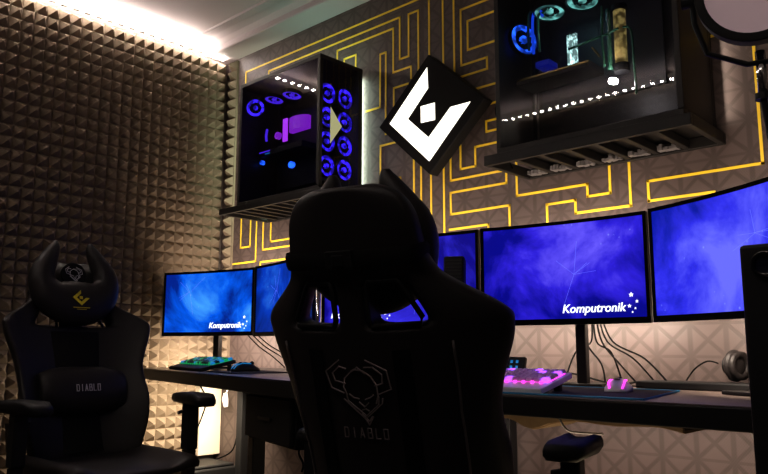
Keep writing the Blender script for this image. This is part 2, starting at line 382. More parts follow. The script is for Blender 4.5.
# sagging cloth cable tray behind the front of the right desk
mb = MB(); pr = []
xs = [i*.03 for i in range(0, 31)]
def sag(x): return .012*math.sin(x*11)+.008*math.sin(x*23+1)+(.012 if x < .5 else 0)*math.sin(x*38)
top = [(x, 0.0) for x in xs]; bot = [(x, -.024+sag(x)*.8) for x in xs[::-1]]
mb.prism(top+bot, 0, .012)
mb.prism([(x, p[1]+.004) for x, p in zip(xs, bot[::-1])]+[(x, -.0275+sag(x)*.8) for x in xs[::-1]], .012, .20)
o = mb.build('cable_tray', 'tray'); o.location = (-1.66, -.62, .7165)
tag(o, 'brown sagging cloth cable tray hung under the right desk', 'cable tray')

# ------------------------------------------------------------------ monitors
def monitor(label, A, B, zb, H, scr, name='curved_monitor', textx=None, deskz=.775, Rc=1.8, nets=True, txt=True, nx=0):
    A = Vector((A[0], A[1])); B = Vector((B[0], B[1])); c = (A+B)/2; d = B-A; W = d.length; rz = math.atan2(d.y, d.x)
    t = thing(name, label, 'monitor', (c.x, c.y, deskz), rz)
    z0 = zb-deskz; zc = z0+H/2
    half = W/2
    def sagy(x): return (math.sqrt(Rc*Rc-x*x)-math.sqrt(Rc*Rc-half*half))
    n = 16; xs = [-half+W*i/n for i in range(n+1)]
    def shell(x0, x1, z0_, z1_, y0, y1, M=None):
        mb = MB(); rings = []
        for i in range(n+1):
            x = x0+(x1-x0)*i/n; s = sagy(x)
            rings.append([(x, s+y0, z0_), (x, s+y1, z0_), (x, s+y1, z1_), (x, s+y0, z1_)])
        return mb.loft(rings)
    shell(-half, half, z0, z0+H, .002, .022).build('housing', 'plastic', t, bevel=.002)
    bz = .012
    mb = shell(-half, half, z0, z0+bz+.008, -.003, .0015)
    m2 = shell(-half, half, z0+H-bz, z0+H, -.003, .0015); mb.add(m2.v, m2.f)
    m2 = shell(-half, -half+bz, z0+bz+.008, z0+H-bz, -.003, .0015); mb.add(m2.v, m2.f)
    m2 = shell(half-bz, half, z0+bz+.008, z0+H-bz, -.003, .0015); mb.add(m2.v, m2.f)
    mb.build('bezel', 'gloss', t)
    mb = shell(-half+bz, half-bz, -H/2+bz+.008, H/2-bz, -.0005, .0015)
    s = mb.build('screen', scr, t); s.location = (0, 0, zc)
    # lettering
    tw = .225; x1 = (half-.05) if textx is None else textx
    zt = -H/2+.040
    if txt:
        M = T((x1-tw-.03, -.0015, zt))
        text_mesh('Komputronik', tw, M, 'screen_lettering', 'text', s, label='white lettering', bend=sagy)
        mb = MB()
        for sx, sz, r in ((.010, .052, .0085), (.028, .030, .0062), (.003, .016, .0068), (.022, .008, .004), (.012, -.004, .0035)):
            pl = []
            for k in range(10):
                a = PI/2+k*PI/5; rr = r if k % 2 == 0 else r*.45
                pl.append((x1-.022+sx+rr*math.cos(a), zt+sz+rr*math.sin(a)))
            yy = sagy(x1-.01); mb.prism(pl, yy-.001, yy-.0035)
        mb.build('screen_stars', 'text', s)
    if nets:
        mb = MB(); rr = random.Random(int(A.x*100))
        for k in range(1):
            cx, cz = rr.uniform(-.2, .2), rr.uniform(-.05, .13)
            for q in range(6):
                a = rr.uniform(0, 2*PI); l = rr.uniform(.05, .13)
                ex = max(-half+.03, min(half-.03, cx+l*math.cos(a))); ez = max(-H/2+.03, min(H/2-.03, cz+l*math.sin(a)))
                y0 = sagy((cx+ex)/2)-.0035
                mb.stroke([(cx, cz), (ex, ez)], .0008, y0, y0+.0005)
        mb.build('screen_lines', 'netline', s)
    # rear hump, arm and foot
    MB().box(-.12, .12, sagy(0)+.022, sagy(0)+.05, z0+.06, z0+H-.08).build('rear_cover', 'plastic', t, bevel=.008)
    yb = sagy(0)+.07
    MB().box(nx-.016, nx+.020, yb-.0199, yb+.012, .012, z0+H*.6).build('stand_neck', 'steel', t, bevel=.003)
    MB().prism([(-.11, yb-.03), (.11, yb-.03), (.09, yb+.08), (-.09, yb+.08)], .0005, .0115, axis='z').build('stand_foot', 'steel', t, bevel=.003)
    # glow strip on the lower back edge
    MB().box(-half*.7, half*.7, sagy(half*.7)+.0225, sagy(half*.7)+.024, z0+.03, z0+.036).build('backlight', 'ledwarm', t)
    return t, c, rz
mons = []
mons.append(monitor('leftmost monitor with bright azure screen facing the left chair', (-3.555, -.492), (-2.965, -.338), .967, .338, 'scrL', deskz=.80))
mons.append(monitor('dark blue monitor half hidden behind the front chair, beside the azure one', (-2.945, -.345), (-2.27, -.56), .962, .345, 'scrB', deskz=.80, txt=False))
mons.append(monitor('violet-blue monitor just right of the front chair headrest', (-2.25, -.525), (-1.594, -.338), .985, .36, 'scrC', deskz=.80, textx=-.045))
mons.append(monitor('large violet-blue monitor in full view above the pink keyboard', (-1.578, -.345), (-.974, -.278), .985, .36, 'scrD', nx=.035))
mons.append(monitor('rightmost violet-blue monitor cut by the photo edge, lamp above it', (-.955, -.300), (-.43, -.60), .985, .36, 'scrE', nets=True, txt=False))

# ------------------------------------------------------------------ PC towers on wall shelves
def fan(parent, c, ax, r, ringmat, thick=.02, blade='plastic'):
    c = Vector(c); ax = Vector(ax).normalized()
    f = MB().ring(c, ax, r, r*.93, thick, 24).build('fan', 'plastic', parent)
    MB().ring(c, ax, r*.90, r*.62, thick*.5, 28).build('light_ring', ringmat, f)
    mb = MB(); a = ax.orthogonal().normalized(); b = ax.cross(a)
    for k in range(9):
        t0 = 2*PI*k/9
        d0 = a*math.cos(t0)+b*math.sin(t0); d1 = a*math.cos(t0+.45)+b*math.sin(t0+.45)
        mb.add([c+d0*r*.24-ax*.003, c+d1*r*.24+ax*.003, c+d1*r*.64+ax*.004, c+d0*r*.64-ax*.004], [(0, 1, 2, 3)])
    mb.build('fan_blades', blade, f)
    MB().cyl(c-ax*thick*.3, c+ax*thick*.3, r*.25, 16).build('fan_hub', ringmat if r > .0 and blade == 'plastic' else 'plastic', f)
    return f
def shelf(label, x0, x1, z0, z1, depth, nsl, clips=True):
    t = thing('wall_shelf', label, 'shelf', ((x0+x1)/2, -depth/2, z0)); w = (x1-x0)/2; h = z1-z0; d = depth/2
    MB().box(-w, w, -d, -d+.02, 0, h).build('front_rail', 'steel', t, bevel=.002)
    MB().box(-w, w, d-.021, d-.001, 0, h).build('rear_rail', 'steel', t, bevel=.002)
    for s in (-1, 1):
        MB().box(min(s*w, s*(w-.02)), max(s*w, s*(w-.02)), -d+.0205, d-.0215, 0, h).build('end_rail', 'steel', t, bevel=.002)
    for i in range(nsl):
        x = -w+.02+(2*w-.04)*(i+1)/(nsl+1)
        MB().box(x-.011, x+.011, -d+.0205, d-.0215, 0.004, h-.006).build('slat', 'steel', t, bevel=.002)
    rr = random.Random(3)
    for i in range(nsl if clips else 0):
        x = -w+.02+(2*w-.04)*(i+.5)/(nsl+1); mb = MB()
        for k in range(7):
            a = x-.03+k*.01; mb.box(a-.004, a+.005, d-.065+rr.uniform(-.012, .012), d-.035+rr.uniform(-.01, .01), .004, .014+rr.uniform(0, .012))
        mb.build('metal_clip', 'clip', t)
    return t
sh1 = shelf('slatted black wall shelf below the violet-lit computer', -3.30, -2.47, 1.612, 1.644, .335, 9, False)
sh2 = shelf('slatted black wall shelf below the large upper right computer', -1.578, -.800, 1.590, 1.629, .315, 6)

def tower(label, x0, x1, y0, y1, z0, z1, zb=0):
    t = thing('computer_case', label, 'computer', ((x0+x1)/2, (y0+y1)/2, z0)); w = (x1-x0)/2; d = (y1-y0)/2; h = z1-z0; p = .02
    MB().box(-w, w, -d, d, zb+.0005, zb+p).build('bottom_panel', 'steel', t, bevel=.002); p0 = p; p = zb+p
    MB().box(-w, w, -d, d, h-p0, h).build('top_panel', 'steel', t, bevel=.002)
    MB().box(-w+.001, w-.001, d-.008, d-.001, p+.0005, h-p0-.0005).build('rear_panel', 'steel', t)
    for sx in (-1, 1):
        for sy in (-1, 1):
            xa, xb = sorted((sx*w, sx*(w-p0))); ya, yb = sorted((sy*d, sy*(d-p0)))
            if sy > 0: ya -= .009; yb -= .009
            MB().box(xa, xb, ya, yb, p+.0005, h-p0-.0005).build('frame_post', 'steel', t, bevel=.002)
    MB().box(-w+p0+.001, w-p0-.001, -d+.001, -d+.005, p+.001, h-p0-.001).build('side_glass', 'panel_glass', t)
    MB().box(-w+.0005, -w+.004, -d+p0+.001, d-p0-.0095, p+.001, h-p0-.001).build('end_panel', 'steel', t)
    return t, w, d, h, p0
# violet-lit case
t, w, d, h, p = tower('black glass computer case with violet fans on the left wall shelf', -3.175, -2.527, -.31, -.020, 1.645, 2.318)
MB().box(w-.005, w-.001, -d+p+.001, d-p-.010, p+.001, h-p-.001).build('front_glass', 'panel_glass', t)
MB().prism([(-.075, 1.861-1.645+.02), (.0, 1.961-1.645+.02), (-.075, 2.043-1.645+.02)], w+.0005, w+.003, axis='x').build('pale_triangle', 'paleglow', t)  # flat pale triangle with its own emission, laid over the front glass
for i in range(4):
    z = .135+i*.1225
    fan(t, (w-.045, .060, z), (1, 0, 0), .056, 'violet')
    fan(t, (w-.045, -.058, z), (1, 0, 0), .056, 'violet')
fan(t, (-.265, -.085, .545), (.75, -.7, 0), .052, 'violet')
fan(t, (-.20, -.01, .60), (0, .15, 1), .055, 'dimviolet')
fan(t, (-.05, -.01, .59), (0, .15, 1), .055, 'dimviolet')
MB().box(-.28, .14, .095, .105, .12, .54).build('motherboard', 'plastic', t)
for k in range(3): MB().box(-.122+k*.012, -.113+k*.012, -.01, .0, .345, .47).build('memory_stick', 'magram', t, bevel=.001)
mb = MB(); mb.loft([[(.025+.075*math.sin(a), -.01-.045*math.cos(a), zz) for a in [(-1.4+2.8*k/10) for k in range(11)]]+[(.095, .0, zz), (-.045, .0, zz)] for zz in (.375, .445)]); mb.build('pump_shroud', 'magram2', t)
MB().box(-.30, .06, -.03, .094, .285, .318).build('graphics_card', 'plastic', t, bevel=.004)
MB().box(-.29, -.20, -.034, -.0305, .305, .311).build('card_light', 'dimviolet', t)
MB().box(-.24, -.20, -.034, -.0305, .292, .297).build('card_light', 'cyankey', t)
mb = MB(); mb.tube(spline([(-.255, -.01, .44), (-.25, -.02, .40), (-.245, -.02, .37)]), .007); mb.build('coolant_hose', 'dimviolet', t)
for x, z, r_, m_ in ((-.158, .385, .020, 'magram2'), (-.04, .205, .018, 'bluefan'), (-.36+.07, .26, .012, 'bluefan')):
    MB().ring((x, -.01, z), (0, 1, 0), r_, r_*.6, .02, 20).build('round_light', m_, t)
# water-cooled case
t, w, d, h, p = tower('large black water-cooled computer case with cyan fans, cut by the top edge', -1.525, -.822, -.305, -.015, 1.6035, 2.36, .0265)
MB().box(w-.005, w-.001, -d+p+.001, d-p-.010, p+.0275, h-p-.001).build('end_panel', 'steel', t)
MB().box(-.30, .20, d-.03, d-.02, .24, .70).build('motherboard', 'board_pcb', t)
fan(t, (-.305, -.01, .51), (.93, -.35, .05), .068, 'bluefan')
fan(t, (-.185, -.01, .592), (0, .15, 1), .062, 'cyanfan')
fan(t, (-.045, -.01, .590), (0, .15, 1), .062, 'cyanfan')
for k in range(4): MB().box(-.117+k*.011, -.110+k*.011, -.01, .0, .355, .472).build('memory_stick', 'ram', t, bevel=.001)
MB().cyl((.095, -.01, .300), (.095, -.01, .50), .022, 20).build('reservoir', 'brassdim', t, smooth=True)
mb = MB(); mb.cyl((.095, -.01, .27), (.095, -.01, .2995), .027, 20); mb.cyl((.095, -.01, .5005), (.095, -.01, .52), .027, 20); mb.build('reservoir_cap', 'plastic', t)
MB().tube([(.052, -.01, z+(.004 if i % 2 else 0)) for i, z in enumerate([.29+.012*q for q in range(20)])], .006, 8, rs=[.007 if i % 2 else .010 for i in range(20)]).build('ribbed_tube', 'greentube', t, smooth=True)
for i, pts in enumerate(([(-.268, -.03, .45), (-.27, -.03, .54), (-.262, -.03, .600), (-.235, -.03, .602)], [(-.248, -.03, .43), (-.25, -.03, .54), (-.243, -.03, .592), (-.215, -.03, .598), (-.205, -.03, .57)],
            [(-.222, -.03, .43), (-.226, -.03, .53), (-.222, -.03, .580), (-.195, -.03, .582)])):
    MB().tube(spline(pts), .0055, 10).build('coolant_tube', 'bluetube' if i == 1 else 'greentube', t, smooth=True)
for pts in ([(-.10, -.03, .405), (.0, -.03, .415), (.06, -.03, .42), (.10, -.035, .425)], [(.115, -.03, .425), (.135, -.03, .42), (.146, -.03, .39), (.149, -.03, .30), (.152, -.03, .17)], [(.04, -.03, .53), (.035, -.03, .40), (.04, -.03, .30)]):
    MB().tube(spline(pts), .0045, 10).build('coolant_tube', 'greentube', t, smooth=True)
MB().box(-.33, -.02, -.03, .09, .318, .345).build('graphics_card', 'plastic', t, bevel=.004)
MB().box(-.325, -.02, -.034, -.0305, .334, .341).build('card_trim', 'brass', t)
MB().box(-.25, -.19, -.02, .05, .375, .40).build('block_light', 'dimblue', t, bevel=.004)
MB().tube([(-.01, -.02, .39), (.02, -.02, .345)], .004, 8).build('brass_rod', 'brass', t)
MB().cyl((.077, -.03, .235), (.077, -.06, .228), .011, 14).build('round_light', 'led', t)
# cable by the left side of that shelf
mb = MB(); mb.tube(spline([(-1.56, -.20, 1.95), (-1.55, -.24, 1.83), (-1.59, -.2, 1.74), (-1.545, -.18, 1.68), (-1.59, -.16, 1.605)]), .003); mb.tube(spline([(-1.54, -.2, 1.95), (-1.57, -.24, 1.83), (-1.56, -.2, 1.74), (-1.575, -.18, 1.68), (-1.55, -.16, 1.605)]), .003)
tag(mb.build('cable', 'cable'), 'thin twisted black cables hanging beside the large upper right computer', 'cable')

# ------------------------------------------------------------------ light box sign
t = thing('light_box_sign', 'black diamond light box with glowing white angular emblem on the maze wall', 'sign', (-2.026, 0, 1.951))
dia = [(-.309, .0), (0, .281), (.309, 0), (0, -.281)]
MB().prism(dia, -.040, -.099).build('box', 'plastic', t, bevel=.003)
MB().prism([(x*.22, z*.22) for x, z in dia], -.0005, -.0395).build('wall_mount', 'steel', t)
MB().prism([(x*.985, z*.985) for x, z in dia], -.0992, -.1012).build('face_plate', 'fabric', t)
EM = [(-2.031, 2.17), (-2.262, 1.953), (-2.022, 1.729), (-1.791, 1.951), (-1.899, 1.952), (-2.025, 1.839), (-2.149, 1.952), (-2.026, 2.071)]
EQ = [(-2.07, 1.994), (-1.988, 1.993), (-1.987, 1.913), (-2.069, 1.916)]
EM = [(x+2.026, z-1.951) for x, z in EM]; EQ = [(x+2.026, z-1.951) for x, z in EQ]
mb = MB(); mb.prism(EM, -.1015, -.104); mb.prism(EQ, -.1015, -.104); mb.build('emblem', 'panelwhite', t)

# ------------------------------------------------------------------ gaming chairs
HW = [(.40, .20), (.48, .23), (.56, .25), (.66, .262), (.76, .255), (.84, .270), (.92, .305), (.98, .310), (1.02, .268), (1.05, .212), (1.08, .180), (1.12, .162), (1.16, .158), (1.21, .152), (1.24, .134), (1.26, .11), (1.272, .07)]
def wing(z): return lerp([(.40, .09), (.56, .14), (.66, .15), (.78, .095), (.88, .12), (.97, .115), (1.06, .05), (1.12, .02), (1.3, .015)], z)
def thk(z): return lerp([(.46, .10), (1.07, .075), (1.13, .09), (1.225, .08), (1.272, .04)], z)
def yfun(x, z):   # back surface of the backrest (untilted)
    u = min(1, abs(x)/lerp(HW, z)); return wing(z)*u**2.6+.012*u*u
LEAN = R(15)
PIV = Vector((0, -.24, .50))
ML = T(PIV) @ RX(LEAN) @ T(-PIV) @ T((0, -.31, 0))
EMB = [[(130, 50), (60, 100), (80, 175), (138, 197)], [(160, 88), (128, 78), (92, 108), (102, 142), (150, 155)], [(260, 50), (355, 95), (368, 175), (305, 200)], [(250, 82), (290, 80), (332, 112), (330, 150), (292, 162)],
       [(152, 205), (140, 170), (150, 130), (180, 104), (205, 92), (240, 97), (278, 122), (300, 160), (302, 205), (290, 240)], [(185, 98), (215, 82), (250, 108)], [(165, 203), (185, 218), (208, 222)], [(240, 224), (262, 216), (280, 204)],
       [(208, 238), (232, 258), (252, 240)], [(150, 205), (155, 232), (235, 298), (300, 245), (305, 212)], [(135, 225), (230, 312), (318, 240), (322, 218)], [(215, 290), (245, 338), (268, 302)], [(222, 296), (246, 322), (262, 300)], [(220, 272), (236, 268), (250, 275)]]
def letters(mb, word, w, hgt, gap, d0, d1, st, M=None):
    G = {'D': [[(0, 0), (0, 1), (.8, 1), (1, .8), (1, .2), (.8, 0), (.0, 0)]], 'I': [[(.5, 0), (.5, 1)]], 'A': [[(0, 0), (.5, 1), (1, 0)], [(.25, .3), (.75, .3)]],
         'B': [[(0, 0), (0, 1), (.9, 1), (.9, .55), (0, .55)], [(.9, .55), (1, .4), (1, 0), (0, 0)]], 'L': [[(0, 1), (0, 0), (1, 0)]], 'O': [[(0, 0), (0, 1), (1, 1), (1, 0), (0, 0)]]}
    n = len(word); tot = n*w+(n-1)*gap
    for i, ch in enumerate(word):
        x0 = -tot/2+i*(w+gap)
        for pl in G[ch]: mb.stroke([(x0+a*w, b*hgt) for a, b in pl], st, d0, d1, M)
def surf_strip(x0f, x1f, z0, z1, n, off, front=False):
    """thin ribbon following the back surface"""
    rings = []
    for i in range(n+1):
        z = z0+(z1-z0)*i/n; a, b = x0f(z), x1f(z)
        ya, yb = yfun(a, z)-off, yfun(b, z)-off
        rings.append([(a, ya, z), (b, yb, z), (b, yb+off*.9, z), (a, ya+off*.9, z)])
    return rings
def chair(name, label, loc, rz, armyaw=0, pil=1.0):
    t = thing(name, label, 'chair', loc, rz)
    # backrest shell with two openings
    zs = [.40, .48, .56, .62, .68, .76, .84, .92, .965, .975, 1.005, 1.04, 1.070, 1.082, 1.11, 1.135, 1.165, 1.205, 1.238, 1.26, 1.272]
    def cols(z):
        hw = lerp(HW, z); xi = lerp([(.46, .045), (.945, .036), (1.06, .034), (1.3, .03)], z); xo = lerp([(.46, .13), (.84, .145), (.975, .160), (1.075, .112), (1.12, .09), (1.25, .08), (1.29, .04)], z)
        xi = min(xi, hw*.3); xo = min(xo, hw*.72)
        c = [0, xi*.6, xi, (xi+xo)/2, xo, xo+(hw-xo)*.4, xo+(hw-xo)*.75, hw]
        return [-x for x in c[:0:-1]]+c
    nC = 15; vs = []; fs = []
    for z in zs:
        for x in cols(z):
            u = abs(x)/lerp(HW, z); y = yfun(x, z); vs.append((x, y, z))
    off = len(vs)
    for z in zs:
        for x in cols(z):
            u = abs(x)/lerp(HW, z); y = yfun(x, z)+thk(z)*(1-.45*u**3); vs.append((x*(1-.02), y, z))
    nr = len(zs)
    def hole(i, j): return 9 <= i <= 11 and (j in (3, 4) or j in (9, 10))
    for i in range(nr-1):
        for j in range(nC-1):
            if hole(i, j): continue
            a = i*nC+j
            fs.append((a, a+1, a+1+nC, a+nC)); fs.append((off+a, off+a+nC, off+a+1+nC, off+a+1))
            for (di, dj, p, q) in ((-1, 0, a, a+1), (1, 0, a+nC, a+nC+1), (0, -1, a, a+nC), (0, 1, a+1, a+1+nC)):
                ii, jj = i+di, j+dj
                if ii < 0 or ii >= nr-1 or jj < 0 or jj >= nC-1 or hole(ii, jj): fs.append((p, q, off+q, off+p))
    MB(ML).add(vs, fs).build('backrest', 'leather', t, smooth=True, sub=2)
    # rims round the openings
    for s in (-1, 1):
        pts = []
        for z, x in ((.980, .046), (.980, .148), (.993, .153), (1.06, .116), (1.072, .106), (1.072, .046), (1.062, .040), (.993, .040), (.980, .046)):
            pts.append((s*x, yfun(x, z)+.004, z))
        MB(ML).tube(pts, .006, 8).build('opening_rim', 'plastic', t, smooth=True)
    # ribbons, seams and strap on the rear
    for s in (-1, 1):
        MB(ML).loft(surf_strip(lambda z: s*lerp([(.48, .085), (.94, .085)], z), lambda z: s*lerp([(.48, .120), (.94, .122)], z), .52, .93, 14, .003)).build('ribbon', 'ribbon', t)
        pts = [(s*lerp([(.50, .19), (.75, .20), (.95, .205)], z), yfun(lerp([(.50, .19), (.75, .20), (.95, .205)], z), z)-.002, z) for z in [.52+.03*i for i in range(15)]]
        MB(ML).tube(pts, .0028, 6).build('piping', 'piping', t, smooth=True)
    hwS = .162
    rings = []
    for k in range(25):
        a = -PI+2*PI*k/24
        rx, ry = .160, .062
        x = rx*math.copysign(abs(math.cos(a))**.55, math.cos(a)); y = .052+ry*math.copysign(abs(math.sin(a))**.55, math.sin(a))
        rings.append([(x, y, 1.105), (x*1.02, .052+(y-.052)*1.04, 1.115), (x*1.02, .052+(y-.052)*1.04, 1.132), (x, y, 1.142)])
    st = MB(ML).loft(rings, caps=False, close=False).build('headrest_strap', 'fabric', t, smooth=True)
    mb = MB(ML); mb.box(-.032, .032, -.022, -.012, 1.104, 1.143); mb.box(-.014, .014, -.026, -.0221, 1.112, 1.135); mb.build('buckle', 'plastic', st, bevel=.003)
    # embroidered emblem and word
    mb = MB(ML @ T((0, -.004, .843)) @ Matrix.Diagonal((1, 1, 1, 1)))
    for pl in EMB: mb.stroke([((a-215)/4.74/425, -(b-190)/4.74/440) for a, b in pl], .0022, 0, .003)
    mb.build('embroidered_emblem', 'stitch', t, label='grey embroidered horned skull emblem')
    mb = MB(ML @ T((.004, -.004, .743))); letters(mb, 'DIABLO', .0095, .021, .0095, 0, .003, .0016); mb.build('embroidered_word', 'stitch', t, label='faint grey embroidered word')
    # front panel of the backrest, pillow and cushions
    MF = ML @ T((0, .0, 0))
    # horned pillow: sweep of an elliptical section
    cl = [(-.066, 1.298, .008), (-.069, 1.278, .019), (-.081, 1.25, .028), (-.099, 1.215, .036), (-.116, 1.18, .043), (-.118, 1.135, .050), (-.092, 1.092, .068), (-.045, 1.070, .080), (0, 1.066, .084)]
    cl = cl+[(-x, z, r) for x, z, r in cl[-2::-1]]
    sp = spline([(x, r, z) for x, z, r in cl], 4)
    rings = []
    for i, q in enumerate(sp):
        a = sp[max(i-1, 0)]; b = sp[min(i+1, len(sp)-1)]; dd = Vector((b.x-a.x, 0, b.z-a.z)).normalized(); nn = Vector((-dd.z, 0, dd.x)); r = q.y
        yc = .108+.0*abs(q.x); dr = min(r, .045)*.95+.004
        rings.append([Vector((q.x, yc, q.z))+nn*r*math.cos(2*PI*k/14)+Vector((0, 1, 0))*dr*math.sin(2*PI*k/14) for k in range(14)])
    MH = MF @ T((0, 0, 1.06)) @ Matrix.Diagonal((pil, 1, pil*1.03 if pil > 1 else 1, 1)) @ T((0, 0, -1.06))
    hp = MB(MH).loft(rings).build('horned_pillow', 'leather', t, smooth=True)
    MB(MF).cyl((0, .09, 1.195), (0, .105, 1.195), .052, 28).build('badge', 'fabric', hp)
    mb = MB(MF @ T((0, .107, 1.195)) @ RZ(PI))
    for pl in EMB: mb.stroke([((a-215)/4.74/900, -(b-190)/4.74/900) for a, b in pl], .0022, 0, .0015)
    mb.build('skull_print', 'white_stitch', hp)
    mb = MB(MF @ T((0, .1575, 1.075)) @ RZ(PI)); k = .15
    mb.prism([(x*k, z*k) for x, z in EM], 0, -.003); mb.prism([(x*k, z*k) for x, z in EQ], 0, -.003)
    mb.box(-.035, .035, -.002, 0, -.044, -.0405); mb.box(-.02, .02, -.002, 0, -.051, -.0485)
    mb.build('yellow_emblem', 'yellow_print', hp, label='small yellow angular emblem')
    # front centre panel and lumbar cushion
    pr = []
    for i in range(13):
        z = .46+.49*i/12; y = yfun(0, z)+thk(z)
        pr.append([(-.12, y-.006, z), (-.10, y+.008, z), (.10, y+.008, z), (.12, y-.006, z)])
    MB(MF).loft(pr, close=False, caps=False).build('centre_panel', 'fabric', t, smooth=True)
    mb = MB(MF); rings = []
    for k in range(9):
        x = -.175+.35*k/8; e = 1-abs(x/.175)**4*.28
        rings.append([(x, .125+.052*e*math.cos(2*PI*q/16), .70+.095*e*math.sin(2*PI*q/16)) for q in range(16)])
    lp = mb.loft(rings).build('lumbar_cushion', 'leather', t, smooth=True, bevel=.01)
    mb = MB(MF @ T((0, .179, .685)) @ RZ(PI)); letters(mb, 'DIABLO', .0095, .025, .0075, 0, -.003, .0024); mb.build('printed_word', 'white_stitch', lp, label='small white printed word')
    # seat
    nx, ny = 13, 9; rings = []
    vs = []; fs = []
    def top(x, y):
        u = abs(x)/.275; b = .042*max(0, min(1, (u-.5)/.3))**1.5; e = (abs(x)/.275)**8*.03+max(0, (y-.2)/.1)**2*.03
        return .455+b-e
    for i in range(nx):
        x = -.275+.55*i/(nx-1); ring = []
        for j in range(ny):
            y = -.25+.52*j/(ny-1); ring.append((x*(1-.06*max(0, y/.27)**2), y, top(x, y)))
        ring += [(ring[-1][0], .265, .4125), (ring[0][0], -.245, .4125)]
        rings.append(ring)
    MB().loft(rings).build('seat', 'leather', t, smooth=True, sub=1)
    # armrests
    for s in (-1, 1):
        x = s*.335
        MA = T((x, .03, .682)) @ RZ(R(armyaw)*s)
        mb = MB(MA); out = [(-.040, -.115), (-.048, -.06), (-.046, .05), (-.050, .10), (-.036, .14), (0, .152), (.036, .14), (.050, .10), (.046, .05), (.048, -.06), (.040, -.115), (0, -.125)]
        rg = [[(px*k, py*(1-(1-k)*.3), z-(.012 if py > .1 else 0)-(.004 if py < -.1 else 0)) for px, py in out] for k, z in ((.86, -.024), (1, -.014), (1, .0), (.90, .010), (.6, .014))]
        a = mb.loft(rg).build('armrest', 'leather' if False else 'plastic', t, smooth=True, bevel=0)
        MB().prism([(x-.023, -.012), (x+.023, -.012), (x+.023, .05), (x-.023, .05)], .47, .6575, axis='z').build('armrest_post', 'plastic', a, bevel=.008)
        MB().prism([(x-.018, -.006), (x+.018, -.006), (x+.018, .044), (x-.018, .044)], .36, .4695, axis='z').build('armrest_stem', 'steel', a, bevel=.004)
        lo, hi = sorted((s*.05, x+s*.024)); MB().box(lo, hi, -.012, .047, .352, .3675).build('armrest_bracket', 'steel', a, bevel=.003)
        mb = MB(); mb.cyl((x-s*.0235, .0, .62), (x-s*.045, .0, .615), .007, 10); mb.build('adjust_button', 'plastic', a)
    for s in (-1, 1):
        MB(ML).prism([(.0, .50), (.06, .50), (.045, .60), (.0, .61)], s*.238, s*.25, axis='x').build('recliner_cover', 'gloss', t, bevel=.003)
    MB().cyl((0, 0, .16), (0, 0, .38), .028, 18).build('gas_lift', 'chrome', t, smooth=True)
    MB().box(-.12, .12, -.15, .15, .375, .412).build('tilt_plate', 'steel', t, bevel=.005)
    for k in range(5):
        a = 2*PI*k/5+.3; dx, dy = math.cos(a), math.sin(a)
        l = MB().tube([(dx*.02, dy*.02, .14), (dx*.18, dy*.18, .125), (dx*.32, dy*.32, .085)], .03, 8, rs=[.034, .026, .018]).build('base_leg', 'plastic', t, smooth=True)
        mb = MB(); c = Vector((dx*.315, dy*.315, .03)); q = Vector((-dy, dx, 0))
        mb.cyl(c-q*.026, c-q*.006, .03, 16); mb.cyl(c+q*.006, c+q*.026, .03, 16); mb.cyl(c, c+Vector((0, 0, .05)), .008, 8)
        mb.build('caster', 'plastic', l)
    return t
chair('gaming_chair', 'black horned gaming chair in the foreground with its back to the camera', (-1.209, -1.061, 0), R(15))
chair('gaming_chair', 'black horned gaming chair on the left facing out, with a yellow emblem on its pillow', (-2.68, -1.20, .03), R(-90), 8, 1.13)

# ------------------------------------------------------------------ things on the desks
def keyboard(label, loc, rz, tilt, body, kmats, rows, cols, W, Dp, plate=None):
    t = thing('keyboard', label, 'keyboard', loc, rz)
    M = RX(tilt)
    b = MB(M @ T((0, 0, .0)))
    b.prism([(-W/2, -.01), (W/2, -.01), (W/2+.004, Dp*.5), (W/2, Dp), (-W/2, Dp), (-W/2-.004, Dp*.5)], .0, .016, axis='z')
    b.build('body', body, t, bevel=.003)
    MB(M).box(-W/2+.014, W/2-.014, .056, Dp-.012, .0161, .0166).build('light_plate', kmats[0], t)
    cw = (W-.024)/cols; ch = (Dp-.055)/rows; rr = random.Random(5)
    proto = {}
    for mname in set(kmats):
        proto[mname] = MB().add([(-cw*.45, -ch*.45, 0), (cw*.45, -ch*.45, 0), (cw*.45, ch*.45, 0), (-cw*.45, ch*.45, 0), (-cw*.34, -ch*.32, .010), (cw*.34, -ch*.32, .010), (cw*.34, ch*.34, .010), (-cw*.34, ch*.34, .010)],
                                [(0, 3, 2, 1), (4, 5, 6, 7), (0, 1, 5, 4), (1, 2, 6, 5), (2, 3, 7, 6), (3, 0, 4, 7)])
    first = {}
    for r in range(rows):
        for c in range(cols):
            x = -W/2+.012+cw*(c+.5); y = .048+ch*(r+.5)
            mname =  kmats[1:][rr.randrange(len(kmats)-1)]
            if mname not in first: k = first[mname] = proto[mname].build('key', mname, t)
            else: k = first[mname].copy(); COL.objects.link(k)
            k.parent = t; k.matrix_local = M @ T((x, y, .0188))
    for c in range(14):
        x = -W/2+.03+(W-.06)*c/13
        if c == 0: lf = MB().box(-.004, .004, -.003, .003, 0, .006).build('key_light', kmats[0], t)
        else: lf = lf.copy(); COL.objects.link(lf)
        lf.parent = t; lf.matrix_local = M @ T((x, .043, .0165))
    mb = MB(); mb.box(-W/2+.03, -W/2+.05, Dp-.03, Dp-.015, .0, Dp*math.sin(tilt)*.8); mb.build('rear_foot', 'plastic', t)
    MB().box(W/2-.05, W/2-.03, Dp-.03, Dp-.015, .0, Dp*math.sin(tilt)*.8).build('rear_foot', 'plastic', t)
    return t
MAT['keycap'] = pbr('keycap_pale', (.55, .42, .55), .4, noise=.1)
MAT['keydark'] = pbr('keycap_dark', (.02, .02, .025), .5, noise=.1)
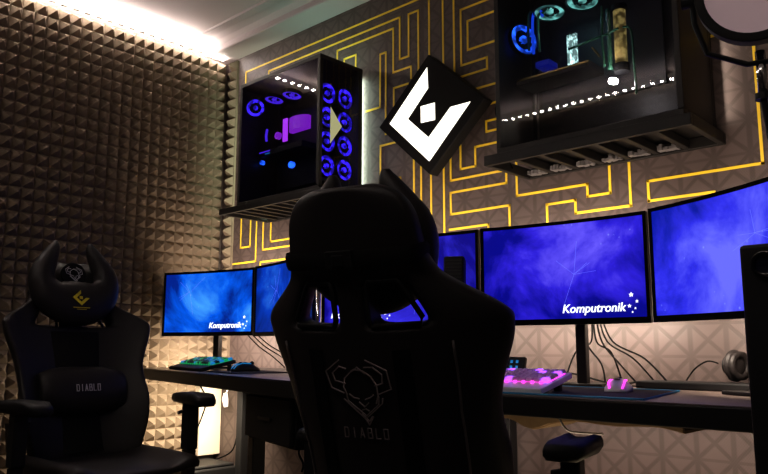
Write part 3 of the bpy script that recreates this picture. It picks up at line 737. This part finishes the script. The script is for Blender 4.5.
# mouse mat
mt = MB(); 
MATP = [(-1.62, -.755), (-.80, -.750), (-.89, -.30), (-1.60, -.30)]
o = thing('mouse_mat', 'black cloth mouse mat with thin blue edge under the pink keyboard', 'mouse mat', (-1.2, -.55, .7755))
PP = [(x+1.2, y+.55) for x, y in MATP]
MB().prism(PP, 0, .003, axis='z').build('cloth', 'matpad', o)
mb = MB(); pts = [(x, y, .0028) for x, y in PP]; mb.tube(pts+[pts[0]], .003, 6); mb.build('stitched_edge', 'blueedge', o)
keyboard('white keyboard with pink and violet glowing keys on the black mat', (-1.315, -.735, .7795), R(0), R(13), 'white', ['pinkkey', 'keycap', 'keycap', 'keycap', 'violetkey'], 5, 17, .44, .17)
keyboard('dark keyboard with green and cyan glowing keys before the azure screen', (-3.10, -.62, .8007), R(-15), R(13), 'plastic', ['greenkey', 'keydark', 'keydark', 'cyankey', 'greenkey'], 5, 18, .50, .16)

def mouse(label, loc, rz, body, stripe):
    t = thing('computer_mouse', label, 'mouse', loc, rz)
    rings = []
    for i in range(9):
        y = -.06+.12*i/8; w = lerp([(-.06, .020), (-.04, .031), (0, .029), (.03, .030), (.06, .022)], y); hh = lerp([(-.06, .012), (-.035, .034), (0, .040), (.03, .032), (.06, .014)], y)
        rings.append([(w*math.cos(a), y, max(0, hh*math.sin(a))) for a in [PI*k/10 for k in range(11)]])
    MB().loft(rings).build('body', body, t, smooth=True, bevel=0)
    for s in (-1, 1):
        pts = [(s*w_, y, z+.001) for y, w_, z in ((-.058, .014, .010), (-.045, .018, .026), (-.02, .017, .034), (.02, .016, .032))]
        MB().tube(pts, .0022, 6).build('light_strip', stripe, t)
    MB().cyl((-.004, .03, .034), (.004, .03, .034), .009, 14).build('wheel', 'plastic', t)
    MB().box(-.007, .007, -.032, -.018, .036, .0395).build('emblem', 'plastic', t, bevel=.002)
    return t
mouse('white mouse with two glowing pink stripes on the black mat', (-1.005, -.46, .7795), R(18), 'white', 'pinkkey')
o_ = bpy.data.objects['computer_mouse']; o_.scale = (1.25, 1.15, .95)
mouse('black mouse with cyan glow right of the green-lit keyboard', (-2.66, -.60, .8045), R(-15), 'plastic', 'cyankey')
t = MB().prism([(-.17, -.14), (.15, -.14), (.15, .12), (-.17, .12)], 0, .003, axis='z').build('mouse_mat', 'matpad', None)
t.location = (-2.62, -.60, .801); t.rotation_euler[2] = R(-15); tag(t, 'plain black mat under the cyan-lit mouse on the left desk', 'mouse mat')

# low riser along the rear of the right desk
t = thing('desk_riser', 'long low black riser along the back of the right desk', 'riser', (-.62, -.13, .7755))
MB().prism([(-.46, -.055), (.10, -.055), (.20, -.09), (.42, -.10), (.42, .06), (-.46, .06)], .0, .024, axis='z').build('top', 'plastic', t, bevel=.004)
# headphones on the riser
t = thing('headphones', 'black over-ear headphones lying on the riser at the right', 'headphones', (-.735, -.13, .800), R(-20))
for s in (-1, 1):
    c = Vector((s*.055, 0, .052))
    e = MB().ball(c, .05, 20, sc=(.45, .9, 1.0)).build('earcup', 'leather', t, smooth=True)
    MB().ring(c-Vector((s*.018, 0, 0)), (1, 0, 0), .044, .026, .016, 24).build('ear_pad', 'leather', e, smooth=True)
    MB().ring(c+Vector((s*.021, 0, 0)), (1, 0, 0), .030, .026, .006, 24).build('earcup_ring', 'plastic', e, smooth=True)
MB().tube(spline([(-.062, .0, .06), (-.066, .06, .065), (-.045, .11, .05), (0, .125, .045), (.045, .11, .05), (.066, .06, .065), (.062, 0, .06)], 5), .009, 10).build('headband', 'leather', t, smooth=True)
tag(MB().tube(spline([(-.82, -.16, .86), (-.86, -.14, .865), (-.90, -.14, .84), (-.925, -.15, .803)]), .0025, 6).build('headphone_cable', 'cable', None), 'thin black cable curving down left of the headphones', 'cable')

# small lit keypad
t = thing('keypad', 'small black keypad with blue glowing dots beside the front chair', 'keypad', (-1.468, -.33, .7755), R(10))
Mk = T((0, 0, 0)) @ RX(R(68)) @ Matrix.Diagonal((.8, 1, 1, 1))
MB(Mk).box(-.06, .06, 0, .10, 0, .02).build('body', 'plastic', t, bevel=.003)
mb = MB(Mk)
for i in range(3):
    for j in range(4): mb.box(-.032+i*.026, -.022+i*.026, .016+j*.02, .025+j*.02, .0205, .024)
mb.build('lit_dots', 'cyankey', t)
MB().box(-.05, .05, .012, .05, 0, .012).build('rear_foot', 'plastic', t)

# studio microphone on thin chrome stand, mostly behind the front chair
t = thing('microphone', 'black box microphone in front of the monitor right of the chair headrest', 'microphone', (-1.63, -.55, .7755))
MB().cyl((0, 0, 0), (0, 0, .012), .05, 24).build('base', 'steel', t)
MB().tube(spline([(0, 0, .0121), (0, 0, .16), (.04, 0, .25), (.088, 0, .335)]), .005, 10).build('stand', 'chrome', t)
Mm = T((0.088, .0, .392)) @ RZ(R(30)) @ RX(R(-8))
MB(Mm).box(-.036, .036, -.028, .028, -.054, .048).build('body', 'plastic', t, bevel=.008)
mb = MB(Mm)
for i in range(7): mb.box(-.026, .026, -.0305, -.0285, -.042+i*.012, -.036+i*.012)
mb.build('grille', 'steel', t)
# bright vertical rod seen through the opening of the chair back
t = thing('desk_pole', 'thin chrome pole standing on the left desk seen through the chair opening', 'pole', (-1.966, -.80, .8005))
MB().cyl((0, 0, .008), (0, 0, .34), .009, 14).build('rod', 'chrome', t, smooth=True)
MB().cyl((0, 0, 0), (0, 0, .0079), .05, 24).build('base', 'steel', t)

# ------------------------------------------------------------------ cables
def cable(label, pts, r=.003, mat='cable', group=None):
    return tag(MB().tube(spline(pts, 7), r, 6).build('cable', mat, None, smooth=True), label, 'cable', group)
for i, (a, b) in enumerate([(.0, .07), (.02, .12), (-.02, .04), (-.06, .0), (.04, .16), (-.04, -.10)]):
    cable('black cable in the loose bundle hanging below the large middle monitor', [(-1.21+a*.4, -.19, 1.04), (-1.22+a, -.13, .93), (-1.24+b, -.10, .85+.02*(i % 3)), (-1.23+b*1.5, -.06-.012*i, .780)], .0032, group='cables behind the middle monitor')
cable('black cable running along the back of the right desk', [(-1.66, -.10, .782), (-1.5, -.12, .80), (-1.38, -.08, .815), (-1.2, -.10, .782), (-1.12, -.09, .79), (-1.10, -.10, .782)], .0035)
cable('black mouse cable leading from the white mouse to the riser', [(-1.035, -.405, .80), (-1.03, -.36, .79), (-1.02, -.26, .785), (-1.04, -.22, .782)], .0022)
for i, dx in enumerate((0, .035, .07)):
    cable('thin black cable hanging behind the azure monitor', [(-3.10+dx, -.30, 1.0), (-3.08+dx*1.4, -.22, .92), (-3.05+dx*2, -.14, .86), (-3.0+dx*2.4, -.10, .805)], .003, group='cables behind the azure monitor')
cable('black cable hanging down the white board under the left desk', [(-3.68, -.20, .74), (-3.68, -.12, .62), (-3.68, -.15, .50), (-3.68, -.20, .40), (-3.68, -.19, .28)], .004)
cable('long black cable sagging across the wallpaper under the left desk', [(-3.30, -.04, .72), (-3.36, -.04, .60), (-3.46, -.04, .48), (-3.52, -.04, .34), (-3.64, -.06, .28)], .004)
cable('short black cable looping beside the front chair under the drawer box', [(-2.30, -.55, .56), (-2.29, -.6, .50), (-2.24, -.62, .46), (-2.2, -.66, .44)], .004)
cable('grey cable crossing the wallpaper low under the right desk', [(-.78, -.08, .71), (-.74, -.07, .58), (-.66, -.06, .44), (-.60, -.06, .30), (-.58, -.05, .1)], .004, 'greycable')
cable('dark cable crossing the grey one low under the right desk', [(-.60, -.06, .71), (-.68, -.055, .58), (-.76, -.05, .42), (-.80, -.04, .25), (-.80, -.03, .1)], .004)
cable('pale cable dipping below the front edge of the right desk', [(-1.10, -.645, .705), (-1.07, -.65, .675), (-1.02, -.63, .67), (-.98, -.62, .67)], .003, 'white')
t = thing('power_plug', 'small white plug hanging by its cord under the left desk', 'plug', (-3.52, -.10, .60))
MB().tube(spline([(.02, 0, .14), (.03, 0, .10), (.01, 0, .06), (0, 0, .05)]), .004, 6).build('cord', 'white', t)
MB().tube([(0, 0, .055), (.0, 0, .02), (.01, 0, -.02)], .016, 10, rs=[.010, .018, .012]).build('body', 'ledwarm' if False else 'white', t, smooth=True)
t = thing('power_box', 'low dark box standing in the corner under the left desk', 'box', (-3.52, -.22, 0))
MB().box(-.20, .10, -.16, .16, .0, .27).build('case', 'plastic', t, bevel=.008)
MB().box(-.18, .08, -.14, .14, .2705, .285).build('lid', 'plastic', t, bevel=.006)

# ------------------------------------------------------------------ studio lamp clamped to the desk
LY = -.80; k = (2.55+LY)/1.55*1.0
t = thing('studio_lamp', 'round studio lamp with grey diffuser in a black yoke, top right corner', 'lamp', (-.462, LY, .775))
cz = .9+(1.64-.9)*k-.018-.775; cx = .006
ML2 = T((cx, -.03, cz)) @ RZ(R(14)) @ RX(R(8))
sc = k*.915
rim = MB(ML2).ring((0, 0, 0), (0, 1, 0), .122*sc, .102*sc, .05, 48).build('rim', 'plastic', t, bevel=.003)
MB(ML2).cyl((0, -.012, 0), (0, -.004, 0), .1025*sc, 48).build('diffuser', 'diffuser', t)
MB(ML2).cyl((0, .0, 0), (0, .035, 0), .100*sc, 40, r1=.07*sc).build('rear_shell', 'plastic', t, smooth=False)
yk = [(-.128*sc, 0, .0), (-.126*sc, .0, -.055), (-.105*sc, 0, -.125*sc), (-.025*sc, 0, -.165*sc), (0, 0, -.165*sc)]
yk = yk+[(-x, y, z) for x, y, z in yk[-2::-1]]
MB(ML2).tube(yk, .0065, 8).build('yoke', 'plastic', t)
for s in (-1, 1): MB(ML2).cyl((s*.124*sc, 0, 0), (s*.150*sc, 0, 0), .016, 14).build('yoke_knob', 'plastic', t)
jb = cz-.165*sc
MB().cyl((0, .0, jb-.07), (0, 0, jb+.03), .011, 16).build('joint', 'chrome', t, smooth=True)
MB().cyl((0, .0, jb-.085), (0, 0, jb-.0705), .018, 16).build('joint_collar', 'plastic', t)
MB().cyl((.12, .0, -.755), (0, 0, jb-.086), .007, 14).build('pole', 'plastic', t, smooth=True)
for k_ in range(3):
    a_ = R(-90+120*k_); MB().tube([(.11, 0, -.62), (.12+.15*math.cos(a_), .15*math.sin(a_), -.766)], .007, 8).build('tripod_leg', 'plastic', t)

# tall black box at the right edge
t = thing('tall_cabinet', 'tall black box at the right photo edge with a round lens near its top', 'cabinet', (-.20, -1.22, 0))
MB().box(-.185, .185, -.08, .10, .0, 1.068).build('body', 'plastic', t, bevel=.006)
MB().ring((-.146, -.083, 1.034), (0, 1, 0), .021, .015, .010, 28).build('lens_ring', 'gloss', t, bevel=.001)
MB().cyl((-.146, -.0838, 1.034), (-.146, -.081, 1.034), .015, 24).build('lens', 'lens', t)

# ------------------------------------------------------------------ lights
def area(name, loc, rot, size, size_y, power, col):
    l = bpy.data.lights.new(name, 'AREA'); l.shape = 'RECTANGLE'; l.size = size; l.size_y = size_y; l.energy = power; l.color = col
    o = bpy.data.objects.new(name, l); COL.objects.link(o); o.location = loc; o.rotation_euler = rot; return o
def point(name, loc, power, col, r=.03):
    l = bpy.data.lights.new(name, 'POINT'); l.energy = power; l.color = col; l.shadow_soft_size = r
    o = bpy.data.objects.new(name, l); COL.objects.link(o); o.location = loc; return o
warm = (1, .83, .68)
area('cove_light', (XW+.045, -1.38, 2.69), (PI, 0, 0), .03, 2.65, 9, (1, .86, .74))
area('cove_light_front', (-1.3, YF+.045, 2.68), (PI, 0, 0), 4.0, .03, 2.5, (1, .86, .74))
# glow from behind the screens onto the wall
for (t_, c, rz), pw in zip(mons, (9.0, 4.5, 4.5, 5.6, 4.8)):
    nx_, ny_ = -math.sin(rz), math.cos(rz)
    area('backlight_lamp', (c.x+nx_*.075, c.y+ny_*.075+.02, 1.02), (R(-62)+PI, 0, rz) if False else (R(60), 0, rz), .5, .03, pw, warm)
    area('backlight_lamp_top', (c.x+nx_*.075, c.y+ny_*.075+.02, 1.28), (R(125), 0, rz), .5, .03, pw*.45, warm)
# pale green light behind the violet-lit case
area('case_glow', (-3.13, -.010, 1.98), (0, R(90), 0), .6, .03, 6, (.78, 1, .74))
area('case_glow', (-2.56, -.010, 1.98), (0, R(-90), 0),   .6, .03, 1.8, (.82, 1, .80))
area('case_glow_top', (-2.85, -.08, 2.33), (PI, 0, 0), .6, .03, .7, (.62, 1, .78))
area('case_glow_right', (-.80, -.03, 1.98), (0, R(-90), 0), .6, .03, .5, warm)
# under the desks
area('underdesk_light', (-3.35, -.30, .735), (R(-15), R(45), 0), .35, .15, 24.0, (1, .84, .62))
area('underdesk_light', (-.9, -.35, .66), (R(40), 0, 0), 1.4, .05, 5, (1, .80, .66))
area('underdesk_light', (-1.1, -.72, .30), (PI, 0, 0), .9, .05, 1.6, (1, .78, .5))  # added upward fill that brightens the cloth tray, no lamp stands there
area('underdesk_light', (-2.3, -.35, .52), (R(55), 0, 0), .9, .05, 2.4, (1, .80, .66))
point('case_inner_light', (-2.95, -.20, 2.15), .10, (.3, .15, 1), .02)
point('case_inner_light', (-1.3, -.2, 2.15), .15, (.35, .8, .8), .02)

w = bpy.data.worlds.new('room_air'); bpy.context.scene.world = w; w.use_nodes = True
w.node_tree.nodes['Background'].inputs[0].default_value = (1, .85, .75, 1); w.node_tree.nodes['Background'].inputs[1].default_value = .004

# ------------------------------------------------------------------ camera
cam = bpy.data.cameras.new('camera'); cam.sensor_width = 36; cam.sensor_fit = 'HORIZONTAL'; cam.lens = 731.224/768*36; cam.clip_start = .02
o = bpy.data.objects.new('camera', cam); COL.objects.link(o)
Mc = RZ(.7539) @ RX(PI/2+.15253) @ RZ(.002186)
Mc.translation = (0, -2.55, .90)
o.matrix_world = Mc
bpy.context.scene.camera = o
vs_ = bpy.context.scene.view_settings
vs_.view_transform = 'Standard'; vs_.look = 'Medium High Contrast'; vs_.exposure = 0; vs_.gamma = 1
